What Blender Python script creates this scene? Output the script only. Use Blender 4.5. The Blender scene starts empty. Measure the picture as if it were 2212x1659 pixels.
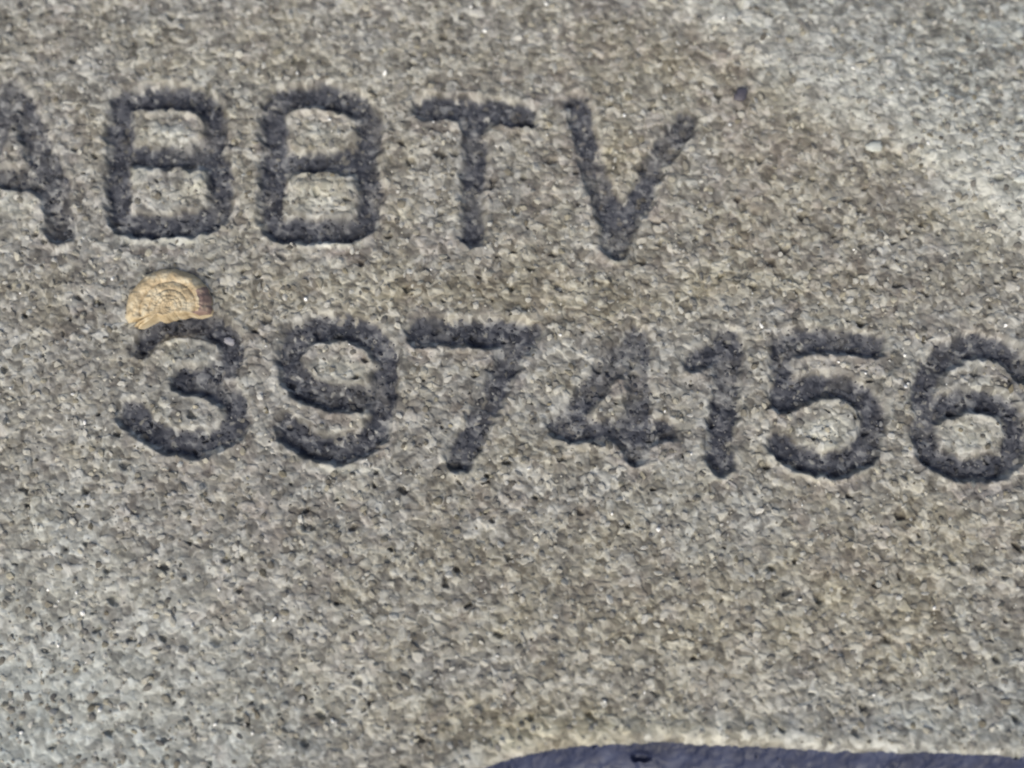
import bpy, math, random
import numpy as np
from mathutils import Vector

# ------------------------------------------------------------------ scale and camera
S = 0.074 / 2212.0            # metres for one unit of the working sheet (frame is 2212 units wide)
W, H = 2212.0, 1659.0
LENS, SENSOR = 50.0, 36.0
TILT = math.radians(13.0)     # camera stands a little below the face's normal
DIST = W * S * LENS / SENSOR
sc = bpy.context.scene
C = sc.collection

cam_d = bpy.data.cameras.new('camera')
cam = bpy.data.objects.new('camera', cam_d)
C.objects.link(cam)
cam.location = (0.0, -math.sin(TILT) * DIST, math.cos(TILT) * DIST)
cam.rotation_euler = (TILT, 0, 0)
cam_d.lens = LENS
cam_d.sensor_width = SENSOR
cam_d.clip_start = 0.001
cam_d.clip_end = 50.0
cam_d.dof.use_dof = True
cam_d.dof.focus_distance = DIST * 0.997
cam_d.dof.aperture_fstop = 13.0
sc.camera = cam

# ------------------------------------------------------------------ light: soft open daylight
world = bpy.data.worlds.new('World')
sc.world = world
world.use_nodes = True
wn = world.node_tree
bg = wn.nodes['Background']
sky = wn.nodes.new('ShaderNodeTexSky')
sky.sky_type = 'NISHITA'
sky.sun_disc = False
SUN_EL, SUN_AZ = math.radians(44), math.radians(200)    # azimuth from +Y (top of the picture): low left of it
sky.sun_elevation = SUN_EL
sky.sun_rotation = SUN_AZ
sky.air_density = 1.0
sky.dust_density = 5.0
wn.links.new(sky.outputs[0], bg.inputs[0])
bg.inputs[1].default_value = 0.10

sun_d = bpy.data.lights.new('sun', 'SUN')
sun_d.energy = 1.5
sun_d.angle = math.radians(30)
sun_d.color = (1.0, 0.985, 0.87)
sun = bpy.data.objects.new('sun', sun_d)
C.objects.link(sun)
sd = Vector((math.sin(SUN_AZ) * math.cos(SUN_EL), math.cos(SUN_AZ) * math.cos(SUN_EL), math.sin(SUN_EL)))
sun.rotation_euler = sd.to_track_quat('Z', 'Y').to_euler()

sc.view_settings.view_transform = 'Standard'
sc.view_settings.look = 'None'
sc.view_settings.gamma = 1.0
sc.view_settings.use_curve_mapping = False
sc.view_settings.exposure = 0.30
sc.render.engine = 'CYCLES'
sc.cycles.pixel_filter_type = 'BLACKMAN_HARRIS'
sc.cycles.filter_width = 2.1

# ------------------------------------------------------------------ numeric helpers
def hsh(ix, iy, seed):
    h = (ix.astype(np.int64) * 374761393 + iy.astype(np.int64) * 668265263 + seed * 1442695041) & 0xFFFFFFFF
    h = ((h ^ (h >> 13)) * 1274126177) & 0xFFFFFFFF
    h = ((h ^ (h >> 16)) * 2246822519) & 0xFFFFFFFF
    h = h ^ (h >> 15)
    return (h & 0xFFFFFF).astype(np.float32) / np.float32(0xFFFFFF)

def vn(x, y, seed):
    """smooth value noise, -1..1"""
    fx, fy = np.floor(x), np.floor(y)
    tx, ty = (x - fx).astype(np.float32), (y - fy).astype(np.float32)
    ix, iy = fx.astype(np.int64), fy.astype(np.int64)
    tx = tx * tx * tx * (tx * (tx * 6 - 15) + 10)
    ty = ty * ty * ty * (ty * (ty * 6 - 15) + 10)
    a, b = hsh(ix, iy, seed), hsh(ix + 1, iy, seed)
    c, d = hsh(ix, iy + 1, seed), hsh(ix + 1, iy + 1, seed)
    return ((a + (b - a) * tx) * (1 - ty) + (c + (d - c) * tx) * ty) * 2 - 1

def fbm(x, y, seed, octs=3):
    r, a, t = 0, 1.0, 0.0
    for k in range(octs):
        r = r + a * vn(x * 2 ** k + 17.3 * k, y * 2 ** k - 9.1 * k, seed + k)
        t += a
        a *= 0.55
    return r / t

def voro(x, y, seed):
    """nearest cell: distance, second distance, offset to its centre, two cell randoms"""
    fx, fy = np.floor(x), np.floor(y)
    ix, iy = fx.astype(np.int64), fy.astype(np.int64)
    px, py = (x - fx).astype(np.float32), (y - fy).astype(np.float32)
    f1 = np.full(x.shape, 9.0, np.float32); f2 = f1.copy()
    bx = np.zeros_like(f1); by = np.zeros_like(f1); ci = np.zeros(x.shape, np.int64); cj = np.zeros(x.shape, np.int64)
    for j in (-1, 0, 1):
        for i in (-1, 0, 1):
            dx = px - (i + hsh(ix + i, iy + j, seed)); dy = py - (j + hsh(ix + i, iy + j, seed + 7))
            d = np.sqrt(dx * dx + dy * dy)
            near = d < f1
            f2 = np.where(near, f1, np.minimum(f2, d))
            bx = np.where(near, dx, bx); by = np.where(near, dy, by)
            ci = np.where(near, ix + i, ci); cj = np.where(near, iy + j, cj)
            f1 = np.where(near, d, f1)
    return f1, f2, bx, by, ci, cj

def sstep(a, b, x):
    t = np.clip((x - a) / (b - a), 0, 1)
    return t * t * (3 - 2 * t)

def px2sheet(p):
    """a point seen in the photograph -> the place on the flat face, in sheet units (v runs down)"""
    k = SENSOR / LENS / W
    dx, dy, dz = (p[0] - W / 2) * k, -(p[1] - H / 2) * k, -1.0
    wy = dy * math.cos(TILT) - dz * math.sin(TILT)
    wz = dy * math.sin(TILT) + dz * math.cos(TILT)
    cy, cz = -math.sin(TILT) * DIST, math.cos(TILT) * DIST
    t = -cz / wz
    return (dx * t / S, -(cy + wy * t) / S)      # origin in the middle of the frame

def P(*pts):
    return [px2sheet(p) for p in pts]

# ------------------------------------------------------------------ the characters: strokes of (points, half width)
def smooth(pts, n=3):
    """round a polyline by corner cutting"""
    for _ in range(n):
        q = [pts[0]]
        for a, b in zip(pts[:-1], pts[1:]):
            q.append((a[0] * .75 + b[0] * .25, a[1] * .75 + b[1] * .25))
            q.append((a[0] * .25 + b[0] * .75, a[1] * .25 + b[1] * .75))
        q.append(pts[-1])
        pts = q
    return pts

CHARS = [
 ('letter', 'dark rough letter A cut off by the left edge', .66, [
   ([(22, 205), (40, 225), (78, 305), (114, 400), (135, 500)], 29),
   ([(22, 205), (-30, 340), (-90, 495)], 27), ([(-50, 385), (20, 388), (98, 395)], 22)]),
 ('digit', 'dark rough digit 8 after the letter A', 1.0, [
   (smooth([(262, 300), (262, 236), (272, 222), (330, 215), (420, 218), (458, 236), (468, 275), (462, 315), (440, 338)], 2), 24),
   ([(264, 290), (258, 350), (258, 420)], 22),
   ([(262, 338), (330, 346), (400, 344), (446, 346)], 22),
   (smooth([(440, 340), (468, 358), (482, 405), (474, 462), (446, 488), (360, 492), (290, 490), (258, 482), (257, 400)], 2), 24)]),
 ('digit', 'dark rough digit 8 before the letter T', 1.0, [
   (smooth([(596, 300), (588, 232), (612, 218), (680, 211), (750, 222), (796, 250), (802, 300), (785, 346)], 2), 24),
   ([(596, 280), (596, 340), (590, 420)], 21),
   ([(592, 352), (660, 356), (730, 358), (786, 356)], 21),
   (smooth([(784, 352), (796, 390), (802, 450), (784, 498), (740, 506), (660, 502), (590, 500), (584, 440), (594, 390)], 2), 24)]),
 ('letter', 'dark rough letter T', 1.0, [
   ([(922, 236), (1000, 238), (1070, 246), (1132, 254)], 27), ([(1026, 250), (1027, 330), (1022, 420), (1020, 512)], 24)]),
 ('letter', 'worn dark letter V with broken strokes', 0.92, [
   ([(1247, 232), (1262, 300), (1280, 365), (1306, 430), (1324, 500), (1330, 530)], 25),
   ([(1478, 268), (1440, 325), (1408, 375), (1378, 440), (1346, 492), (1332, 525)], 25)]),
 ('digit', 'dark rough digit 3 under the tan shell', 1.0, [
   (smooth([(312, 756), (322, 730), (368, 708), (422, 704), (474, 722), (506, 752), (502, 792), (460, 820), (404, 832)], 2), 24),
   (smooth([(404, 830), (450, 838), (500, 866), (516, 900), (500, 940), (450, 968), (380, 966), (324, 942), (282, 902)], 2), 25)]),
 ('digit', 'dark rough digit 9', 1.0, [
   (smooth([(826, 858), (838, 800), (826, 752), (780, 722), (700, 714), (646, 732), (624, 780), (640, 838), (700, 866), (760, 872), (822, 862)], 2), 25),
   (smooth([(828, 830), (830, 890), (812, 945), (770, 978), (712, 984), (660, 966), (618, 934)], 2), 25)]),
 ('digit', 'dark rough digit 7', 1.0, [
   ([(912, 724), (980, 726), (1060, 728), (1136, 733)], 29),
   ([(1112, 765), (1076, 836), (1040, 905), (1008, 968), (995, 1000)], 25)]),
 ('digit', 'crumbled dark digit 4 with an almost filled counter', 0.82, [
   ([(1372, 742), (1316, 802), (1270, 860), (1222, 920)], 25),
   ([(1208, 932), (1270, 942), (1370, 940), (1440, 938)], 21), ([(1382, 745), (1382, 830), (1378, 920), (1374, 985)], 24)]),
 ('digit', 'dark rough digit 1', 1.0, [
   ([(1578, 750), (1572, 820), (1564, 900), (1556, 1002)], 26), ([(1502, 786), (1540, 772), (1572, 752)], 23)]),
 ('digit', 'dark rough digit 5', 1.0, [
   ([(1700, 746), (1760, 744), (1830, 750), (1892, 757)], 22), ([(1694, 752), (1688, 800), (1692, 866)], 19),
   (smooth([(1694, 876), (1730, 846), (1800, 840), (1860, 860), (1890, 905), (1880, 960), (1850, 1002), (1790, 1014), (1725, 1000), (1684, 968)], 2), 24)]),
 ('digit', 'dark rough digit 6 cut off by the right edge', 1.0, [
   (smooth([(2204, 806), (2170, 766), (2110, 752), (2040, 772), (2002, 820), (1996, 900), (1998, 970), (2030, 1010), (2095, 1024), (2160, 1016), (2196, 975), (2196, 920), (2170, 886), (2110, 872), (2050, 880), (2004, 910)], 2), 24)]),
]

# ------------------------------------------------------------------ the sheet of points
half_u, half_v = 1250.0, 960.0
step = 2.16
def axis(half, outer, bias=0.0):
    inner = np.arange(-half, half + step * .5, step)
    out = []
    p, st = half, step
    while p < outer:
        st = min(st * 1.07, 26.0)
        p += st
        out.append(p)
    out = np.array(out)
    return np.concatenate([-out[::-1], inner, out])
ax_u = axis(half_u * 0.965, 1900)
ax_v = axis(half_v * 0.955, 1560)
NU, NV = len(ax_u), len(ax_v)
U, V = np.meshgrid(ax_u, ax_v)            # V runs down the picture
U = U.astype(np.float64); V = V.astype(np.float64)

# warped coordinates break every straight line
wx = 7 * fbm(U / 26, V / 26, 11, 2) + 3 * vn(U / 9, V / 9, 12)
wy = 7 * fbm(U / 26, V / 26, 21, 2) + 3 * vn(U / 9, V / 9, 22)
UW, VW = U + wx, V + wy
US, VS = U + 5 * fbm(U / 34, V / 34, 13, 2), V + 5 * fbm(U / 34, V / 34, 23, 2)      # gentler, for the strokes

# distance to every character's strokes
def seg_dist(pts, hw):
    best = np.full(U.shape, 1e3, np.float32)
    pu = np.array(pts)
    lo, hi = pu.min(0) - 120, pu.max(0) + 120
    i0, i1 = np.searchsorted(ax_u, (lo[0], hi[0])); j0, j1 = np.searchsorted(ax_v, (lo[1], hi[1]))
    if i1 <= i0 or j1 <= j0:
        return best
    x, y = US[j0:j1, i0:i1], VS[j0:j1, i0:i1]
    b = best[j0:j1, i0:i1]
    for (ax_, ay_), (bx_, by_) in zip(pts[:-1], pts[1:]):
        dx, dy = bx_ - ax_, by_ - ay_
        t = np.clip(((x - ax_) * dx + (y - ay_) * dy) / (dx * dx + dy * dy + 1e-6), 0, 1)
        np.minimum(b, np.hypot(x - ax_ - t * dx, y - ay_ - t * dy) - hw, out=b)
    return best

edge_noise = 5.5 * fbm(U / 22, V / 22, 31, 2)
char_d = []
for nm, lab, strength, strokes in CHARS:
    acc = np.zeros(U.shape, np.float32)
    for pts, hw in strokes:
        up = 10 if pts[0][1] > 600 else 6
        acc += np.exp(-np.clip(seg_dist(P(*[(x, y - up) for x, y in pts]), hw), -80, 300) / 8.0)
    char_d.append(np.where(acc > 1e-9, -8.0 * np.log(np.maximum(acc, 1e-9)), 1e3) + 2.0 + edge_noise)
D = np.min(np.stack(char_d), axis=0)          # signed distance to the nearest stroke edge (negative inside)
OWN = np.argmin(np.stack(char_d), axis=0)
STR = np.array([c[2] for c in CHARS])[OWN]

# ------------------------------------------------------------------ grains
f1, f2, bx, by, ci, cj = voro(UW / 23, VW / 19.5, 101)
r1, r2, r3 = hsh(ci, cj, 1), hsh(ci, cj, 2), hsh(ci, cj, 3)
TA = 5.5
big = 4.6 * (r1 - .5) + TA * ((r2 - .5) * bx + (r3 - .5) * by) + 3.0 * (1 - np.minimum(f1 / .75, 1) ** 2)
big -= .5 * (1 - sstep(0.0, 0.2, f2 - f1))
g1, g2, cx_, cy_, di, dj = voro(UW / 11.5 + 3.7, VW / 10.5, 202)
s1, s2, s3 = hsh(di, dj, 4), hsh(di, dj, 5), hsh(di, dj, 6)
small = 2.0 * (s1 - .5) + 1.5 * (1 - np.minimum(g1 / .75, 1) ** 2) + 3.6 * ((s2 - .5) * cx_ + (s3 - .5) * cy_) - .5 * (1 - sstep(0, .2, g2 - g1))
relief = big + small + 3.5 * fbm(U / 70, V / 70, 41, 2) + 7 * fbm(U / 330, V / 330, 51, 2) + .8 * vn(U / 6, V / 6, 61)
# scattered pits between the grains
p1, p2, _, _, pi_, pj_ = voro(UW / 47, VW / 42, 303)
prand, prad = hsh(pi_, pj_, 8), 0.05 + 0.17 * hsh(pi_, pj_, 9) ** 1.6
pit = np.where(prand < .16 + .18 * hsh(pi_ // 5, pj_ // 4, 77), 1 - sstep(prad * .55, prad * 1.35, p1), 0.0)
relief = relief * .70 - 15 * pit

# calmer, finer grain at the lower left and right margin
calm = np.exp(-(((U + 1100) / 520) ** 2 + ((V - 800) / 420) ** 2)) * 0.35
relief *= (1 - calm)

# ------------------------------------------------------------------ broad form of the face
def G(px, py, rx, ry):
    u0, v0 = px2sheet((px, py))
    return np.exp(-(((U - u0) / rx) ** 2 + ((V - v0) / ry) ** 2))

def line_dist(pts):
    best = np.full(U.shape, 1e4, np.float32)
    side = np.zeros(U.shape, np.float32)
    for (a, b), (c, d) in zip(pts[:-1], pts[1:]):
        dx, dy = c - a, d - b
        t = np.clip(((U - a) * dx + (V - b) * dy) / (dx * dx + dy * dy), 0, 1)
        q = np.hypot(U - a - t * dx, V - b - t * dy)
        near = q < best
        side = np.where(near, np.sign((U - a) * dy - (V - b) * dx), side)
        best = np.where(near, q, best)
    return best, side

# crest that crosses the upper right corner, the ground behind it falls away gently
crest_pts = P((1400, -260), (1510, 0), (1610, 95), (1750, 175), (1900, 255), (2050, 345), (2212, 455), (2600, 700))
cd, cs = line_dist(crest_pts)
sd_ = np.where(cs > 0, cd, -cd) + 42 * fbm(U / 70, V / 70, 151, 4)
cd, right = np.abs(sd_), sd_ > 0
crest = np.where(right, np.exp(-(cd / 150) ** 2), np.exp(-(cd / 48) ** 2))
form = 12 * crest
form += -75 * sstep(0, 1, np.clip(((-U - 560) + (V - 250) * 0.9) / 1500, 0, 1))     # lower left bends away
form += -10 * G(1650, 420, 330, 200)

# the hollow at the bottom edge
hol_pts = P((900, 1800), (985, 1690), (1043, 1657), (1124, 1632), (1180, 1617), (1265, 1607), (1360, 1604), (1451, 1604), (1639, 1612), (1828, 1622), (2016, 1624), (2212, 1634), (2500, 1660), (2800, 1760))
hd, hs = line_dist(hol_pts)
HD = np.where(hs < 0, hd, -hd) + 3.0 * fbm(U / 22, V / 22, 71, 2)            # positive inside the hollow
lower_rim = V > 1320
inside = sstep(-16, 62, HD) * (1 - sstep(1180, 1330, V)) * (1 - sstep(1500, 1650, np.abs(U - 500) * 1.0))
lip = np.exp(-((HD + 26) / 26) ** 2)
relief = relief * (1 - .80 * sstep(-4, 34, HD)) * (1 - .35 * lip)
form += 8 * lip - 46 * inside
hole_u, hole_v = px2sheet((1388, 1634))
hole = 1 - sstep(.45, 1.1, np.hypot((U - hole_u) / 25, (V - hole_v) / 13))
form -= 22 * hole
form += 9 * fbm(U / 70, V / 34, 77, 3) * sstep(10, 40, HD)

# ------------------------------------------------------------------ grooves
DEPTH = 17.0
D = D - 5.5
DG = D + 6 * (s1 - .5) + 5 * (r1 - .5)
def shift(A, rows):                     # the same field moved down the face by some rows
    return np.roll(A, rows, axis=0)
gr = 1 - sstep(-16, 8, D)
low_in = gr * sstep(-6, 10, shift(D, -6))            # strip inside a stroke along its lower edge
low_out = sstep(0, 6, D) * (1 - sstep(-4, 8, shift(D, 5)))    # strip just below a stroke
under = sstep(0, 6, D) * (1 - sstep(-2, 16, shift(D, 16)))  # wider band below a stroke, from its outline moved down
rim = np.exp(-((D - 11) / 8) ** 2)
groove = -DEPTH * STR * gr * (1 + .28 * fbm(U / 34, V / 34, 81, 2))
Z = form + relief * (1 - .30 * gr - .25 * np.exp(-(D / 9) ** 2)) + groove + 2.2 * rim + 10 * np.clip(G(300, 378, 24, 20) + .7 * G(370, 292, 50, 20) + .5 * G(690, 295, 50, 22) + G(425, 396, 24, 16) + G(690, 402, 80, 16), 0, 1) - 15 * low_in * np.clip(.6 + 1.2 * fbm(U / 40, V / 40, 83, 2), 0, 1.2) + 4.0 * low_out
XO = 2.0 * vn(U / 12, V / 12, 91)
YO = 2.0 * vn(U / 12, V / 12, 92)

# ------------------------------------------------------------------ surface attributes (colour masks, some with painted light in them)
patch = fbm(U / 38, V / 38, 111, 3)
grime_dark = (1 - sstep(-11, 5, DG + 4 * patch)) * np.clip(STR * (1.04 + .34 * patch + .55 * fbm(U / 80, V / 80, 117, 3)), 0, 1)
grime_dark = grime_dark * np.where((s1 > .93) & (g1 < .5), .35, 1.0)
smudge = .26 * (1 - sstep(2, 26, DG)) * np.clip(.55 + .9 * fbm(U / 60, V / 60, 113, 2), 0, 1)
grime_dark = np.maximum(grime_dark, smudge)
grime_dark = np.maximum(grime_dark, .42 * under * np.clip(.2 + 1.3 * fbm(U / 90, V / 90, 115, 2), 0, 1))  # darker, patchy band below the strokes
cell = np.clip(.5 + .56 * (r1 - .5) + .56 * (s2 - .5) + .24 * vn(U / 12, V / 10, 119) + .16 * fbm(U / 60, V / 45, 118, 2), 0, 1)
stain = (.5 * G(1760, 400, 300, 210) + .55 * G(880, 640, 420, 60) + .55 * G(1330, 1330, 520, 170) + .75 * G(1180, 1570, 330, 60)
         + .5 * G(1380, 620, 330, 90) + .55 * G(1330, 330, 70, 110) + .35 * G(1950, 1250, 300, 260) + .4 * G(1480, 120, 300, 140) + .3 * G(700, 300, 200, 300))
stain = np.clip(.85 * stain + .12 + .60 * .8 * fbm(U / 85, V / 75, 121, 4) + .30 * (s3 - .5), 0, 1)
stain *= 1 - .85 * np.exp(-(((U + 1050) / 560) ** 2 + ((V - 760) / 420) ** 2))
rust_brown = np.clip(.5 * fbm(U / 55, V / 55, 131, 3) + .30 * (r2 - .5) + .26 * G(1500, 330, 420, 260) + .10 * G(1960, 1230, 260, 220) + .25 * G(470, 1150, 300, 160) - .04, 0, 1)
wn_ = np.clip(.5 + 1.1 * fbm(U / 34, V / 28, 147, 3), 0, 1)
wear_lit = np.clip(2.3 * crest * (.45 + .55 * sstep(1500, 2000, U + 1106 + .2 * V)) * (.15 + .9 * wn_) * (.5 + .8 * s1) + .95 * lip * np.clip(.55 + .8 * fbm(U / 55, V / 30, 149, 2), .1, 1) * (.6 + .6 * r1), 0, 1)  # worn pale in clumps; the lip's lit slope is painted in too
stain *= 1 - np.clip(1.4 * crest, 0, .95)
stain = np.where(sd_ > 0, stain * .55, stain)
cool = np.clip(1.0 * np.exp(-(((U + 1150) / 640) ** 2 + ((V - 830) / 470) ** 2)) + .40 * sstep(-20, 160, sd_) + .5 * G(2212, 1560, 420, 120) + .25 * fbm(U / 140, V / 140, 161, 2), 0, 1)
wear_lit = np.maximum(wear_lit, .7 * low_out * np.clip(.1 + 1.4 * fbm(U / 50, V / 50, 143, 2), 0, 1))  # lit lip just below the strokes, painted as a pale strip
rust_brown = np.clip(rust_brown + .28 * G(1560, 120, 110, 60) + .08 * G(1900, 420, 150, 70) - .7 * crest + .5 * under * np.clip(.3 + fbm(U / 70, V / 70, 145, 2), 0, 1), 0, 1)  # browner in the same band below the strokes
wear_lit = np.maximum(wear_lit, .45 * rim * np.clip(.15 + 1.2 * fbm(U / 45, V / 45, 141, 2), 0, 1))
counter = (G(300, 378, 26, 22) + .9 * G(425, 396, 26, 18) + .55 * G(370, 292, 60, 24) + .35 * G(360, 430, 60, 30) + .6 * G(690, 402, 80, 20) + .45 * G(690, 440, 70, 28) + .35 * G(690, 295, 60, 30)
           + .5 * G(730, 800, 60, 36) + .6 * G(1785, 930, 70, 46) + .5 * G(2090, 945, 60, 46) + .4 * G(390, 760, 60, 30) + .9 * G(350, 520, 120, 11) + .8 * G(720, 527, 80, 11) + .7 * G(745, 1016, 70, 9) + .6 * G(30, 440, 60, 30) + .5 * G(2160, 430, 120, 120) + .3 * G(130, 1500, 420, 260))
wear_lit = np.maximum(wear_lit, .5 * sstep(0, 120, sd_) * wn_ ** 1.5 * (.3 + .9 * s1))
wear_lit = np.clip(wear_lit + 1.9 * counter * (.35 + .8 * s1) * (D > 0), 0, 1)  # pale grains in counters; highlights and lit bands below strokes painted in
slate = sstep(-2, 12, HD)
grime_dark = grime_dark * (1 - slate)

# ------------------------------------------------------------------ materials
def nodes(name):
    m = bpy.data.materials.new(name)
    m.use_nodes = True
    nt = m.node_tree
    return m, nt, nt.nodes['Principled BSDF']

def attr(nt, name):
    n = nt.nodes.new('ShaderNodeAttribute'); n.attribute_name = name
    return n.outputs['Fac']

def mixc(nt, fac, a, b, mode='MIX'):
    n = nt.nodes.new('ShaderNodeMix'); n.data_type = 'RGBA'; n.blend_type = mode
    for sock, val in ((n.inputs[0], fac), (n.inputs[6], a), (n.inputs[7], b)):
        if isinstance(val, (int, float)): sock.default_value = val
        elif isinstance(val, tuple): sock.default_value = (*val, 1)
        else: nt.links.new(val, sock)
    return n.outputs[2]

def math_n(nt, op, a, b):
    n = nt.nodes.new('ShaderNodeMath'); n.operation = op
    for sock, val in zip(n.inputs, (a, b)):
        if isinstance(val, (int, float)): sock.default_value = val
        else: nt.links.new(val, sock)
    return n.outputs[0]

def ramp(nt, fac, stops):
    n = nt.nodes.new('ShaderNodeValToRGB')
    e = n.color_ramp.elements
    while len(e) < len(stops): e.new(.5)
    for el, (p, c) in zip(e, stops):
        el.position = p; el.color = (*c, 1)
    nt.links.new(fac, n.inputs[0])
    return n.outputs[0]

def tex_noise(nt, scale, detail=3, rough=.6):
    co = nt.nodes.new('ShaderNodeTexCoord')
    n = nt.nodes.new('ShaderNodeTexNoise')
    n.inputs['Scale'].default_value = scale; n.inputs['Detail'].default_value = detail; n.inputs['Roughness'].default_value = rough
    nt.links.new(co.outputs['Object'], n.inputs['Vector'])
    return n.outputs['Fac']

def bump(nt, bsdf, h, strength, dist):
    b = nt.nodes.new('ShaderNodeBump')
    b.inputs['Strength'].default_value = strength; b.inputs['Distance'].default_value = dist
    nt.links.new(h, b.inputs['Height']); nt.links.new(b.outputs[0], bsdf.inputs['Normal'])

def make_stone():
    m, nt, b = nodes('grainy grey casting')
    fine = tex_noise(nt, 4200, 3)
    k = math_n(nt, 'ADD', math_n(nt, 'MULTIPLY', attr(nt, 'cell'), .74), math_n(nt, 'MULTIPLY', fine, .26))
    grey = ramp(nt, k, [(.10, (.105, .100, .092)), (.36, (.205, .200, .184)), (.55, (.285, .280, .258)), (.74, (.40, .395, .365)), (.92, (.55, .545, .51))])
    tan = ramp(nt, k, [(.10, (.110, .095, .066)), (.40, (.235, .212, .150)), (.60, (.345, .318, .235)), (.92, (.54, .51, .40))])
    brown = ramp(nt, k, [(.10, (.10, .083, .074)), (.45, (.205, .175, .158)), (.92, (.42, .37, .34))])
    pale = ramp(nt, k, [(.10, (.27, .275, .25)), (.5, (.45, .455, .415)), (.92, (.66, .665, .62))])
    grey = mixc(nt, attr(nt, 'cool'), grey, mixc(nt, 1.0, grey, (.90, 1.03, 1.12), 'MULTIPLY'))
    c = mixc(nt, attr(nt, 'stain'), grey, tan)
    c = mixc(nt, attr(nt, 'rust_brown'), c, brown)
    pale = mixc(nt, math_n(nt, 'MULTIPLY', attr(nt, 'stain'), .8), pale, mixc(nt, 1.0, pale, (1.0, .93, .74), 'MULTIPLY'))
    c = mixc(nt, attr(nt, 'wear_lit'), c, pale)
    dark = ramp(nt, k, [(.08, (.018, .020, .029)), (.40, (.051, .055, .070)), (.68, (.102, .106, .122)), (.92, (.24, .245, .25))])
    c = mixc(nt, attr(nt, 'grime_dark'), c, dark)
    nt.links.new(c, b.inputs['Base Color'])
    b.inputs['Roughness'].default_value = .72
    b.inputs['Specular IOR Level'].default_value = .35
    bump(nt, b, tex_noise(nt, 9000, 2), .35, .00004)
    return m

def make_slate():
    m, nt, b = nodes('slate blue coating')
    n1 = tex_noise(nt, 380, 5)
    c = ramp(nt, n1, [(.30, (.012, .017, .042)), (.5, (.025, .033, .074)), (.70, (.054, .067, .124))])
    nt.links.new(c, b.inputs['Base Color'])
    b.inputs['Roughness'].default_value = .55
    bump(nt, b, tex_noise(nt, 2200, 3), .4, .00006)
    return m

M_STONE, M_SLATE = make_stone(), make_slate()

# ------------------------------------------------------------------ build: one sheet of faces dealt out to the face, the hollow and each character
casting = bpy.data.objects.new('casting', None)
C.objects.link(casting)
casting.empty_display_size = .01
casting['label'] = 'rough grainy grey block face pressed with dark characters A88TV above 3974156'
casting['category'] = 'casting'

XYZ = np.stack([(U + XO) * S, -(V + YO) * S, Z * S], -1).reshape(-1, 3).astype(np.float32)
idx = np.arange(NU * NV).reshape(NV, NU)
quads = np.stack([idx[:-1, :-1], idx[1:, :-1], idx[1:, 1:], idx[:-1, 1:]], -1).reshape(-1, 4)
fd = ((D[:-1, :-1] + D[1:, 1:]) * .5).reshape(-1)
fown = OWN[:-1, :-1].reshape(-1)
fh = ((HD[:-1, :-1] + HD[1:, 1:]) * .5).reshape(-1)
owner = np.where(fh > 2, 100, np.where(fd < 2.0, fown, -1))
ATTR = dict(cool=cool, cell=cell, stain=stain, rust_brown=rust_brown, wear_lit=wear_lit, grime_dark=grime_dark)
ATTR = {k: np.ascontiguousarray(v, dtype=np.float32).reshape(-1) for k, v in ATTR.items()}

def sheet(name, which, mat, label=None):
    q = quads[owner == which]
    used = np.unique(q)
    remap = np.zeros(NU * NV, np.int64); remap[used] = np.arange(len(used))
    q = remap[q]
    me = bpy.data.meshes.new(name)
    me.vertices.add(len(used)); me.vertices.foreach_set('co', XYZ[used].ravel())
    me.loops.add(q.size); me.loops.foreach_set('vertex_index', q.ravel().astype(np.int32))
    me.polygons.add(len(q))
    me.polygons.foreach_set('loop_start', np.arange(0, q.size, 4, dtype=np.int32))
    me.update(calc_edges=True)
    me.polygons.foreach_set('use_smooth', np.ones(len(q), bool))
    for k, v in ATTR.items():
        a = me.attributes.new(k, 'FLOAT', 'POINT'); a.data.foreach_set('value', v[used])
    me.materials.append(mat)
    o = bpy.data.objects.new(name, me); C.objects.link(o); o.parent = casting
    if label: o['label'] = label
    return o

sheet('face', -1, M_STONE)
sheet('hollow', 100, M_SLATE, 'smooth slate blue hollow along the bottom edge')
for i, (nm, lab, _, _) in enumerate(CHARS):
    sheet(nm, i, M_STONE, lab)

# surface height lookup for things that lie on the face
def z_at(u, v):
    i = int(np.clip(np.searchsorted(ax_u, u), 1, NU - 1)); j = int(np.clip(np.searchsorted(ax_v, v), 1, NV - 1))
    return float(Z[j, i])

# block sides so that the face belongs to a solid body
def sides():
    ring = np.concatenate([idx[0, :], idx[1:, -1], idx[-1, -2::-1], idx[-2:0:-1, 0]])
    top = XYZ[ring]; n = len(top)
    low = top.copy(); low[:, 2] = -.018
    vs = np.concatenate([top, low]).tolist()
    fs = [(i, n + i, n + (i + 1) % n, (i + 1) % n)[::-1] for i in range(n)] + [tuple(range(n, 2 * n))]
    me = bpy.data.meshes.new('side'); me.from_pydata(vs, [], fs); me.update()
    a = me.attributes.new('cell', 'FLOAT', 'POINT'); a.data.foreach_set('value', np.full(2 * n, .5, np.float32))
    me.materials.append(M_STONE)
    o = bpy.data.objects.new('side', me); C.objects.link(o); o.parent = casting
sides()

# ------------------------------------------------------------------ loose sand grains and bright quartz specks
rng = np.random.default_rng(7)
ICO_V = []
t = (1 + 5 ** .5) / 2
for a, b in ((-1, t), (1, t), (-1, -t), (1, -t)):
    ICO_V += [(a, b, 0), (0, a, b), (b, 0, a)]
ICO_V = np.array(ICO_V, float) / math.hypot(1, t)
def hull_faces(v):
    fs = []
    n = len(v)
    for i in range(n):
        for j in range(i + 1, n):
            for k in range(j + 1, n):
                nrm = np.cross(v[j] - v[i], v[k] - v[i])
                d = (v - v[i]) @ nrm
                if (d < 1e-6).all(): fs.append((i, j, k))
                elif (d > -1e-6).all(): fs.append((i, k, j))
    return np.array(fs)
ICO_F = hull_faces(ICO_V)

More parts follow.
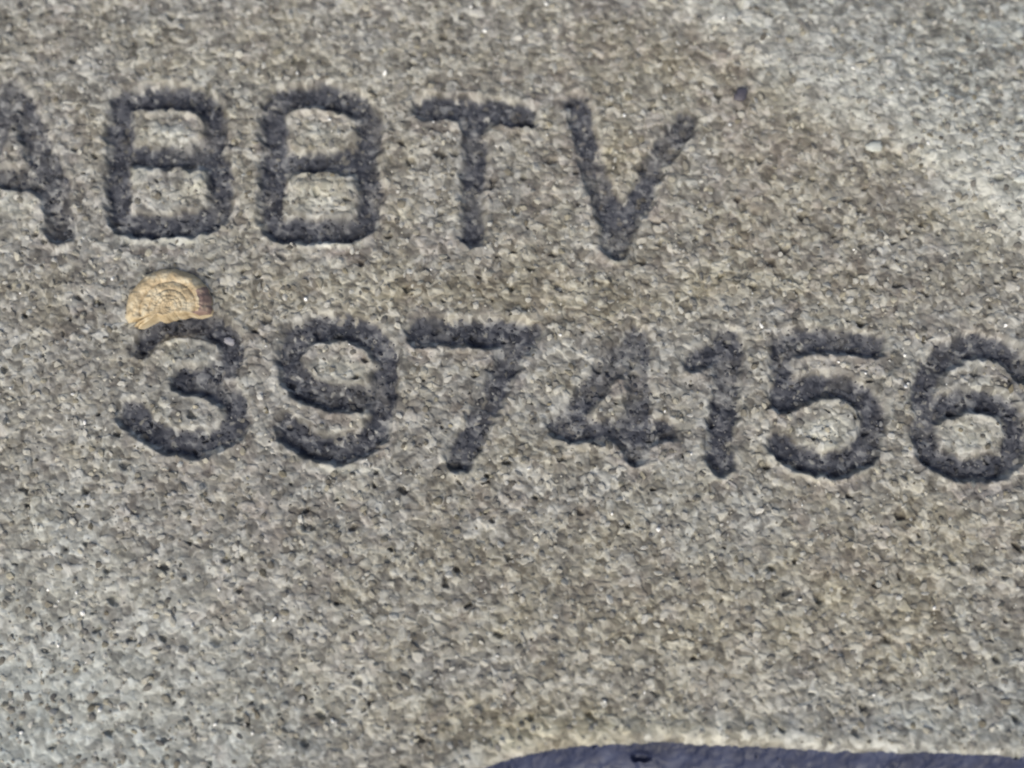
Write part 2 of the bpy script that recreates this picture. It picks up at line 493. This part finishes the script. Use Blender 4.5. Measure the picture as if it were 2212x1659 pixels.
def grains(name, n, smin, smax, mat, cells, place, flat=.6, soil=None, lift=.1):
    us, vs_, = place(n)
    vv, ff, at, st, gm = [], [], [], [], []
    for k in range(n):
        r = smin + (smax - smin) * rng.random() ** 2.2
        v = ICO_V * rng.uniform(.62, 1.15, (12, 1)) * np.array([rng.uniform(.7, 1.35), rng.uniform(.6, 1.0), flat * rng.uniform(.7, 1.2)])
        a = rng.random() * 6.283
        tx, ty = rng.normal(0, .28, 2)
        ca, sa = math.cos(a), math.sin(a)
        x = v[:, 0] * ca - v[:, 1] * sa; y = v[:, 0] * sa + v[:, 1] * ca; z = v[:, 2] + x * tx + y * ty
        z0 = z_at(us[k], vs_[k])
        vv.append(np.stack([(us[k] + x * r) * S, -(vs_[k] - y * r) * S, (z0 + z * r + r * flat * lift) * S], -1))
        ff.append(ICO_F + 12 * k)
        at.append(np.full(12, cells(us[k], vs_[k])))
        st.append(np.full(12, np.clip(rng.normal(.22, .28), 0, 1)))
        gm.append(np.full(12, soil(us[k], vs_[k]) if soil else 0.0))
    me = bpy.data.meshes.new(name)
    me.from_pydata(np.concatenate(vv).tolist(), [], np.concatenate(ff).tolist()); me.update()
    for k_, dat in (('cell', at), ('stain', st), ('grime_dark', gm)):
        a = me.attributes.new(k_, 'FLOAT', 'POINT'); a.data.foreach_set('value', np.concatenate(dat).astype(np.float32))
    me.materials.append(mat)
    o = bpy.data.objects.new(name, me); C.objects.link(o); o.parent = casting; o['kind'] = 'stuff'
    return o

def at_grid(A, u, v):
    i = np.clip(np.searchsorted(ax_u, u), 1, NU - 1); j = np.clip(np.searchsorted(ax_v, v), 1, NV - 1)
    return A[j, i]

def place_open(n):
    us, vs_ = [], []
    while len(us) < n:
        u, v = rng.uniform(-1250, 1250), rng.uniform(-960, 960)
        if at_grid(D, u, v) > 9 and at_grid(HD, u, v) < -8: us.append(u); vs_.append(v)
    return us, vs_
def place_any(n):
    us, vs_ = [], []
    while len(us) < n:
        u, v = rng.uniform(-1250, 1250), rng.uniform(-960, 960)
        if at_grid(HD, u, v) < -10: us.append(u); vs_.append(v)
    return us, vs_

grains('sand_grain', 9000, 3.2, 11.5, M_STONE, lambda u, v: rng.beta(1.3, 1.2), place_open)
def place_stroke(n):
    us, vs_ = [], []
    while len(us) < n:
        u, v = rng.uniform(-1130, 1130), rng.uniform(-680, 260)
        if -40 < at_grid(D, u, v) < -3: us.append(u); vs_.append(v)
    return us, vs_
grains('dark_crumb', 2600, 3.0, 8.0, M_STONE, lambda u, v: rng.beta(1.4, 1.8), place_stroke, soil=lambda u, v: float(np.clip(rng.normal(.92, .16), 0, 1)))

m_q, nt, b = nodes('quartz')
nt.links.new(ramp(nt, tex_noise(nt, 3000), [(.3, (.80, .80, .77)), (.7, (.9, .9, .88))]), b.inputs['Base Color'])
b.inputs['Roughness'].default_value = .12
grains('quartz_speck', 150, 2.0, 6.4, m_q, lambda u, v: 1.0, place_open, flat=.9, lift=.7)

# single pebbles one can point at
def pebble(px, py, rx, ry, rz, ang, col, rough, label):
    import bmesh
    bm = bmesh.new()
    bmesh.ops.create_icosphere(bm, subdivisions=3, radius=1)
    u, v = px2sheet((px, py)); z0 = z_at(u, v)
    ca, sa = math.cos(ang), math.sin(ang)
    for w in bm.verts:
        q = 1 + .16 * math.sin(3 * w.co.x + 2 * w.co.y + rx) + .10 * math.sin(7 * w.co.y + 4 * w.co.z + 5 * w.co.x)
        x, y = w.co.x * rx * q, w.co.y * ry * q
        w.co = Vector(((u + x * ca - y * sa) * S, -(v - x * sa - y * ca) * S, (z0 + w.co.z * rz + rz * .45) * S))
    me = bpy.data.meshes.new('pebble'); bm.to_mesh(me); bm.free()
    for p in me.polygons: p.use_smooth = True
    m, nt, b = nodes('pebble ' + label[:12])
    nt.links.new(ramp(nt, tex_noise(nt, 2500), [(.3, tuple(c * .75 for c in col)), (.7, tuple(min(1, c * 1.2) for c in col))]), b.inputs['Base Color'])
    b.inputs['Roughness'].default_value = rough
    bump(nt, b, tex_noise(nt, 5000), .3, .00004)
    me.materials.append(m)
    o = bpy.data.objects.new('pebble', me); C.objects.link(o); o.parent = casting
    o['label'] = label
pebble(493, 734, 14, 9.5, 6, 0.0, (.30, .30, .33), .5, 'pale oval pebble in the top curve of the 3')
pebble(1600, 206, 17, 14, 9, .7, (.085, .08, .10), .5, 'dark purple grey pebble right of the letter V')
pebble(1888, 318, 21, 13, 6, .4, (.52, .54, .50), .5, 'whitish flat pebble on the pale crest right of the V')
pebble(2200, 392, 16, 10, 5, .3, (.54, .56, .52), .5, 'whitish flat pebble on the pale crest at the right edge')

# ------------------------------------------------------------------ the tan shell above the 3
def shell():
    root_uv = px2sheet((362, 650))
    cen = px2sheet((374, 672))
    out = [px2sheet(p) for p in ((275, 668), (277, 655), (283, 641), (294, 622), (307, 607), (322, 596), (340, 588), (365, 584), (390, 586), (412, 594), (432, 606), (446, 622), (456, 640), (460, 660), (458, 682),
            (444, 683), (432, 686), (410, 682), (386, 685), (372, 690), (357, 694), (345, 690), (333, 687), (322, 697), (312, 707), (302, 709), (293, 706), (282, 699), (276, 688))]
    n = len(out)
    ang_out = [math.atan2(-(p[1] - cen[1]), p[0] - cen[0]) for p in out]
    rad_out = [math.hypot(p[0] - cen[0], p[1] - cen[1]) for p in out]
    order = sorted(range(n), key=lambda i: ang_out[i])
    A = np.array([ang_out[i] for i in order]); R = np.array([rad_out[i] for i in order])
    A = np.concatenate([A[-4:] - 2 * math.pi, A, A[:4] + 2 * math.pi]); R = np.concatenate([R[-4:], R, R[:4]])
    NA, NR = 300, 90
    th = np.linspace(-math.pi, math.pi, NA, endpoint=False)
    Rm = np.interp(th, A, R) * (1.03 + .018 * vn(th * 9, th * 0, 511))
    # a log spiral of whorls: phase of a point = turns of growth at its radius minus its angle
    rr = np.linspace(.01, 1.0, NR)
    TH, RR = np.meshgrid(th, rr)
    RM = np.tile(Rm, (NR, 1))
    X = np.cos(TH) * RR * RM; Y = np.sin(TH) * RR * RM
    rad = np.hypot(X, Y)
    grow = math.log(1.47)
    TC = (TH + .35) % (2 * math.pi) - .35
    r_in = 60 * np.exp(grow * (TC - math.pi / 2) / (2 * math.pi))         # inner seam of the last whorl
    ph = np.log(np.maximum(rad, 2.0) / r_in) / grow
    fr = np.where(ph >= 0, np.clip((rad - r_in) / np.maximum(RM - r_in, 8), 0, 1), ph - np.floor(ph))
    outer = ph >= 0
    whorl = np.sqrt(np.clip(1 - (2 * fr - 1) ** 2, 0, 1))
    width = np.where(outer, RM - r_in, rad * .32)
    base = 11 + 24 * np.exp(-(rad / 66) ** 2)
    hgt = base + np.clip(width, 4, 60) * .25 * whorl
    hgt += .28 * np.sin(TH * 31 + rad * .22 + 3 * vn(X / 20, Y / 20, 503)) * np.clip(rad / 60, 0, 1)          # growth lines
    hgt += 3.4 * fbm(X / 11, Y / 11, 501, 3)
    hgt *= (1 - np.clip((RR - .74) / .26, 0, 1) ** 2.4) ** .6
    hgt -= 7 * np.exp(-((X / 6.5) ** 2 + (Y / 6.5) ** 2))
    zb = z_at(*root_uv) - 2
    rim_in = RR >= .999
    zz = np.where(rim_in, -14.0, hgt)
    seam = np.where(outer, np.exp(-(fr / .13) ** 2), np.exp(-(np.minimum(fr, 1 - fr) / .17) ** 2)) * np.clip(.75 + .9 * fbm(X / 22, Y / 22, 507, 2), 0, 1)
    me_v = np.stack([(cen[0] + X) * S, (-cen[1] + Y) * S, (zb + zz) * S], -1).reshape(-1, 3)
    # lip region: the purplish mouth at the right
    ap = (TH > -.25) & (TH < .62) & (RR > .70) & (RR < .97)
    fs, lipf = [], []
    for j in range(NR - 1):
        for i in range(NA):
            i2 = (i + 1) % NA
            f = (j * NA + i, j * NA + i2, (j + 1) * NA + i2, (j + 1) * NA + i)
            f = f if True else f
            (lipf if ap[j, i] else fs).append(f)
    root = bpy.data.objects.new('shell', None); C.objects.link(root); root.empty_display_size = .004
    root['label'] = 'small tan spiral shell stuck just above the digit 3'
    root['category'] = 'shell'
    def mk(name, faces, mat):
        used = sorted({i for f in faces for i in f}); mp = {a: k for k, a in enumerate(used)}
        me = bpy.data.meshes.new(name)
        me.from_pydata(me_v[used].tolist(), [], [tuple(mp[i] for i in f) for f in faces]); me.update()
        a = me.attributes.new('seam', 'FLOAT', 'POINT'); a.data.foreach_set('value', seam.reshape(-1)[used].astype(np.float32))
        for p in me.polygons: p.use_smooth = True
        me.materials.append(mat)
        o = bpy.data.objects.new(name, me); C.objects.link(o); o.parent = root
        return o
    m, nt, b = nodes('tan shell')
    n1 = tex_noise(nt, 1300, 4)
    c = ramp(nt, n1, [(.28, (.36, .275, .165)), (.5, (.57, .46, .29)), (.72, (.70, .63, .47))])
    c = mixc(nt, math_n(nt, 'MULTIPLY', attr(nt, 'seam'), .40), c, (.26, .175, .095))
    nt.links.new(c, b.inputs['Base Color']); b.inputs['Roughness'].default_value = .55
    bump(nt, b, tex_noise(nt, 4000, 3), .35, .00005)
    m2, nt, b = nodes('shell mouth')
    nt.links.new(ramp(nt, tex_noise(nt, 1500, 3), [(.3, (.17, .115, .095)), (.55, (.27, .19, .16)), (.75, (.42, .33, .24))]), b.inputs['Base Color'])
    b.inputs['Roughness'].default_value = .6
    mk('whorl', fs, m)
    o = mk('mouth', lipf, m2); o['label'] = 'purplish brown mouth on the right side of the shell'
shell()
